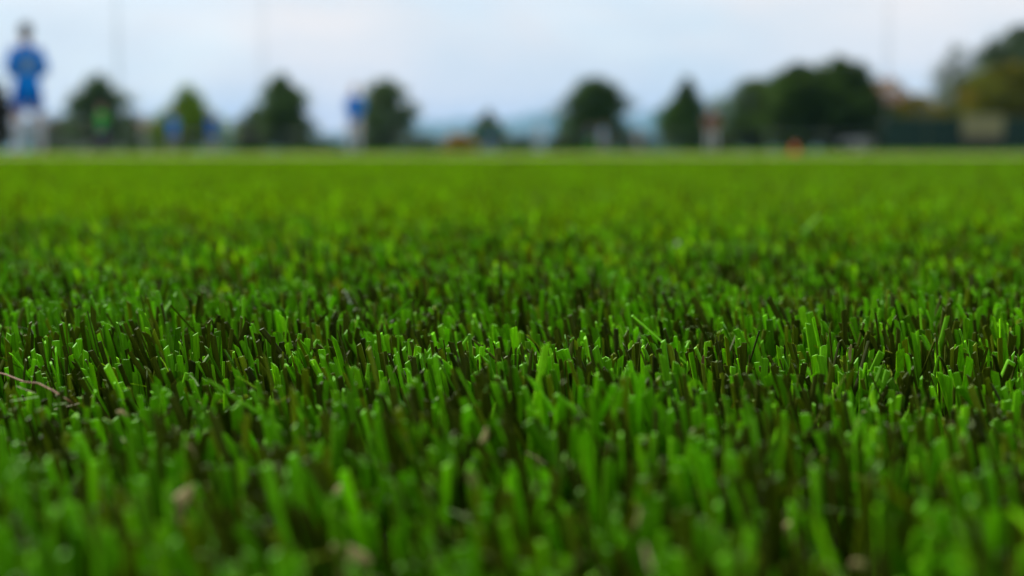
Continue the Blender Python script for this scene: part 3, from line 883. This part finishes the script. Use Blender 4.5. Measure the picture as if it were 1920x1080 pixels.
def person(name, px, Y, H, face, label, shirt, shorts, socks, hair=None, arms='down', stance=.07, stride=0.0, hem=.36, group='people on the far side of the pitch',
           child=1.0, voxel=.016, print_patch=False, long_legs=False, shoe=None, sleeve=.85):
    """standing figure; local axes: +Y is where it faces, +X its right-hand side"""
    root = empty(name, (ground_x(px, Y), Y, .016), face); tag(root, label, 'person', group)
    S = H
    P = lambda x, y, z: Vector((x * S, y * S, z * S))
    def ell(z, rx, ry, y=0.0, g=0.0, n=20):
        return [((rx + g) * S * math.cos(2 * math.pi * i / n), (y + (ry + g) * math.sin(2 * math.pi * i / n)) * S, z * S) for i in range(n)]
    torso = [(.485, .078, .058), (.53, .086, .062), (.58, .079, .056), (.63, .073, .051), (.70, .084, .057), (.765, .094, .058), (.80, .090, .050), (.825, .062, .040), (.842, .038, .036), (.885, .031, .034)]
    J = {}
    for sg in (-1, 1):
        s = P(sg * .093, -.004, .797)
        if arms == 'akimbo': e, w, t = P(sg * .205, -.05, .672), P(sg * .118, .03, .572), P(sg * .085, .06, .545)
        elif arms == 'bent': e, w, t = P(sg * .132, -.03, .645), P(sg * .10, .09, .605), P(sg * .085, .135, .615)
        elif arms == 'run' : e, w, t = P(sg * .15, -.07 if sg < 0 else .01, .66), P(sg * .13, .03 if sg < 0 else .13, .61), P(sg * .12, .07 if sg < 0 else .165, .625)
        else: e, w, t = P(sg * .135, -.012, .645), P(sg * .142, .03, .50), P(sg * .14, .045, .455)
        J[sg] = dict(s=s, e=e, w=w, t=t)
        st = stride * sg
        J[sg].update(h=P(sg * .048, 0, .50), k=P(sg * (.045 + stance * .45), .02 + st * .55, .283), a=P(sg * (.045 + stance * .7), -.012 + st, .045), toe=P(sg * (.055 + stance * .9), .085 + st, .018))
    mb = MB()
    mb.loft([ell(z, rx, ry) for z, rx, ry in torso])
    hs = 1.0 * child; hz = 1 - .066 * hs
    HR = (.046 * hs, .056 * hs, .066 * hs)
    mb.ellipsoid(P(0, .006, hz), [q * S for q in HR], 20, 14)
    mb.ellipsoid(P(0, .02, hz - .030 * hs), [q * S for q in (.034 * hs, .040 * hs, .036 * hs)], 16, 10)      # jaw
    mb.tube([P(0, .058 * hs, hz + .008 * hs), P(0, .068 * hs, hz - .012 * hs)], [.006 * hs * S, .010 * hs * S], 8, round_ends=True)   # nose
    for sg in (-1, 1):
        mb.ellipsoid(P(sg * .047 * hs, -.002, hz - .004), [q * S * hs for q in (.007, .012, .018)], 10, 6)  # ears
        j = J[sg]
        mb.tube([j['s'] + P(-sg * .02, 0, .004), j['s'].lerp(j['e'], .35), j['e']], [.034 * S, .028 * S, .021 * S], 10, round_ends=True)
        mb.tube([j['e'], j['e'].lerp(j['w'], .3), j['w']], [.021 * S, .0215 * S, .0145 * S], 10, round_ends=True)
        mb.tube([j['w'], j['w'].lerp(j['t'], .55)], [.0145 * S, .0195 * S], 10, round_ends=True)   # palm
        mb.tube([j['h'], j['h'].lerp(j['k'], .4), j['k']], [.054 * S, .047 * S, .033 * S], 12, round_ends=True)
        cb = j['k'].lerp(j['a'], .33) + P(0, -.008, 0)
        mb.tube([j['k'], cb, j['a']], [.032 * S, .033 * S, .019 * S], 12, round_ends=True)
        mb.tube([j['a'] + P(0, -.02, -.024), j['toe']], [.021 * S, .015 * S], 10, round_ends=True)
    body = remeshed(mb, voxel * .8, 2)
    # fingers join the palms: four of unequal length and a thumb from the side of the palm
    fb = MB()
    for sg in (-1, 1):
        j = J[sg]; d = (j['t'] - j['w']).normalized(); root_p = j['w'].lerp(j['t'], .75)
        side = d.cross(Vector((sg, 0, .2))).normalized()
        curl = d.cross(side).normalized() * sg
        for i, ln in enumerate((.036, .042, .039, .030)):
            o = root_p + side * ((i - 1.5) * .0105 * S)
            m1 = o + d * (ln * .5 * S) + curl * (.004 * S); m2 = o + d * (ln * .92 * S) + curl * (.016 * S)
            fb.tube([o - d * .008 * S, m1, m2], [.0055 * S, .0052 * S, .0042 * S], 6, round_ends=True)
        o = j['w'].lerp(j['t'], .35) - side * (.016 * S)
        fb.tube([o, o - side * .012 * S + d * .016 * S, o - side * .013 * S + d * .034 * S + curl * .008 * S], [.0068 * S, .006 * S, .0046 * S], 6, round_ends=True)
    bmx = bmesh.new(); bmx.from_mesh(body); tmp = fb.mesh('f', True); bmx.from_mesh(tmp); bmx.to_mesh(body); bmx.free(); bpy.data.meshes.remove(tmp)
    body.materials.clear()
    link('body', body, M_skin, root)
    # face
    for sg in (-1, 1):
        MB().ellipsoid(P(sg * .018 * hs, .055 * hs, hz + .004), [q * S * hs for q in (.0075, .006, .005)], 8, 6).build('eye', M_eye, root, True)
    MB().ellipsoid(P(0, .0575 * hs, hz - .034 * hs), [q * S * hs for q in (.015, .005, .004)], 10, 6).build('mouth', M_mouth, root, True)
    # hair: a cap over skull and nape, trimmed off the face
    hb = MB()
    hb.ellipsoid(P(0, -.008 * hs, hz + .014 * hs), [q * S * hs for q in (.050, .057, .060)], 18, 12)
    hb.ellipsoid(P(0, -.026 * hs, hz - .010 * hs), [q * S * hs for q in (.043, .036, .044)], 16, 10)
    hm_ = remeshed(hb, voxel * .55, 2)
    nv = len(hm_.vertices); co = np.zeros(nv * 3, np.float32); hm_.vertices.foreach_get('co', co); co = co.reshape(-1, 3)
    co += rng.normal(0, .0018 * S, co.shape); hm_.vertices.foreach_set('co', co.ravel()); hm_.update()
    hm_.materials.clear()
    link('hair', hm_, hair or M_hair_d, root)
    # shirt
    sb = MB()
    st_t = [(.452, .090, .068)] + [(z, rx, ry) for z, rx, ry in torso if .5 < z < .83]
    sb.loft([ell(z, rx, ry, g=.013 if z < .75 else .009) for z, rx, ry in st_t])
    for sg in (-1, 1):
        j = J[sg]
        sb.tube([j['s'] + P(-sg * .04, 0, .012), j['s'] + P(0, 0, -.002), j['s'].lerp(j['e'], .5), j['s'].lerp(j['e'], min(sleeve, 1.0))], [.024 * S, .033 * S, .036 * S, .036 * S], 14)
        if sleeve > 1: sb.tube([j['e'], j['e'].lerp(j['w'], .5), j['e'].lerp(j['w'], .92)], [.032 * S, .027 * S, .022 * S], 12, round_ends=True)
    sh = remeshed(sb, voxel * .75, 1)
    sh.materials.clear()
    so = link('shirt', sh, [CL[shirt], M_print], root)
    if print_patch:
        for p in sh.polygons:
            c = p.center
            if c.y < -.02 * S and abs(c.x) < .045 * S and .625 * S < c.z < .745 * S:
                p.material_index = 1
    MB().loft([ell(.826, .047, .041), ell(.842, .042, .040)]).build('collar', CL[shirt], so, True)
    # shorts or trousers
    ub = MB()
    ub.loft([ell(z, rx, ry, g=.009) for z, rx, ry in ((.44, .07, .056), (.485, .082, .061), (.53, .086, .062), (.555, .083, .058))])
    for sg in (-1, 1):
        j = J[sg]
        if long_legs:
            ub.tube([j['h'] + P(0, 0, .02), j['h'].lerp(j['k'], .5), j['k'], j['k'].lerp(j['a'], .5), j['a'] + P(0, 0, .0)], [.060 * S, .054 * S, .042 * S, .038 * S, .033 * S], 14)
        else:
            f = (.50 - hem) / (.50 - .283)
            ub.tube([j['h'] + P(0, 0, .02), j['h'].lerp(j['k'], f * .6), j['h'].lerp(j['k'], f)], [.060 * S, .058 * S, .056 * S], 14)
    um = remeshed(ub, voxel * .75, 1); um.materials.clear()
    link('trousers' if long_legs else 'shorts', um, CL[shorts], root)
    for sg in (-1, 1):
        j = J[sg]
        if not long_legs:
            cb = j['k'].lerp(j['a'], .33) + P(0, -.008, 0)
            MB().tube([j['k'].lerp(j['a'], .1), cb, j['k'].lerp(j['a'], .7), j['a'], j['a'] + P(0, 0, -.02)], [.0365 * S, .0375 * S, .029 * S, .0235 * S, .024 * S], 14).build('sock', CL[socks], root, True)
        d = (j['toe'] - j['a']); d.z = 0; d.normalize()
        a0 = j['a'] + P(0, -.026, 0); sd_ = Vector((-d.y, d.x, 0)); rings = []
        for t, wd, ht in ((0, .021, .036), (.25, .026, .046), (.5, .028, .040), (.75, .031, .029), (.95, .025, .022), (1.0, .014, .017)):
            c0 = Vector((a0.x, a0.y, 0)) + d * (t * .155 * S)
            rings.append([c0 + sd_ * (wd * S * u) + Vector((0, 0, v * ht * S)) for u, v in ((-1, -.05), (-1, .45), (-.6, .9), (0, 1), (.6, .9), (1, .45), (1, -.05))])
        MB().loft(rings).build('boot', shoe or M_boot, root, True)
    return root

person('person', 55, 17.6, 1.60, R(28), 'big blurred player in blue kit with pale print and white socks at left', 'blue', 'royal', 'white', arms='bent', stance=.07, stride=.04, hem=.345, sleeve=2,
       child=1.0, voxel=.011, print_patch=True, group=None)
person('person', 665, 34.5, 1.62, R(170), 'player in blue shirt and pale shorts standing left of the loose grey green tree', 'blue', 'pinkwhite', 'white', M_hair_b, arms='bent', stance=.05, hem=.34, sleeve=2, group='players on the pitch')
person('person', 193, 43, 1.42, R(150), 'child in bright green top and navy shorts before the dark rounded tree', 'green', 'navy', 'navy', arms='bent', child=1.15, stance=.07, group='players on the pitch')
person('person', 325, 50, 1.40, R(200), 'small player in blue left of the bright green pointed tree', 'blue', 'royal', 'white', M_hair_b, arms='down', child=1.15, group='players on the pitch')
person('person', 398, 49, 1.40, R(165), 'small player in blue right of the bright green pointed tree', 'royal', 'blue', 'white', arms='bent', child=1.15, group='players on the pitch')
person('person', 918, 63, 1.36, R(185), 'small player in teal top and blue shorts under the smallest pointed tree', 'teal', 'royal', 'lightblue', arms='bent', child=1.15, stance=.09, group='players on the pitch')
person('person', 1011, 70, 1.45, R(20), 'small player in pale blue grey kit before the far hills', 'pale', 'lightblue', 'white', M_hair_b, arms='down', child=1.12, group='players on the pitch')
person('person', 1106, 72, 1.30, R(120), 'small player in navy and green under the dense dark round tree', 'navy', 'green', 'green', arms='run', stride=.10, child=1.15, group='players on the pitch')
person('person', 1130, 66, 1.25, R(190), 'small player in light blue and white right of the navy player', 'lightblue', 'white', 'white', M_hair_b, arms='down', child=1.15, group='players on the pitch')
person('person', 1196, 74, 1.28, R(170), 'small player in grey and white between the two trees', 'grey', 'white', 'white', arms='down', child=1.15, group='players on the pitch')
person('person', 1334, 56, 1.72, R(175), 'adult in rust brown top and pale trousers beside the pointed tree', 'rust', 'stone', 'white', M_hair_d, arms='akimbo', long_legs=True, group='people on the far side of the pitch')

# ------------------------------------------------------------------ air
hz = MB().box((0, 5000, 139), (17000, 12800, 302)).build('haze', None)
hz.data.materials.clear()
mh = bpy.data.materials.new('haze_air'); mh.use_nodes = True
nt = mh.node_tree
for n in list(nt.nodes):
    if n.type == 'BSDF_PRINCIPLED': nt.nodes.remove(n)
pv = nt.nodes.new('ShaderNodeVolumePrincipled')
pv.inputs['Color'].default_value = (.28, .58, 1.0, 1)
pv.inputs['Density'].default_value = .00008
nt.links.new(pv.outputs['Volume'], nt.nodes['Material Output'].inputs['Volume'])
hz.data.materials.append(mh)
tag(hz, 'thin blue air between the pitch and the far hills', kind='stuff')
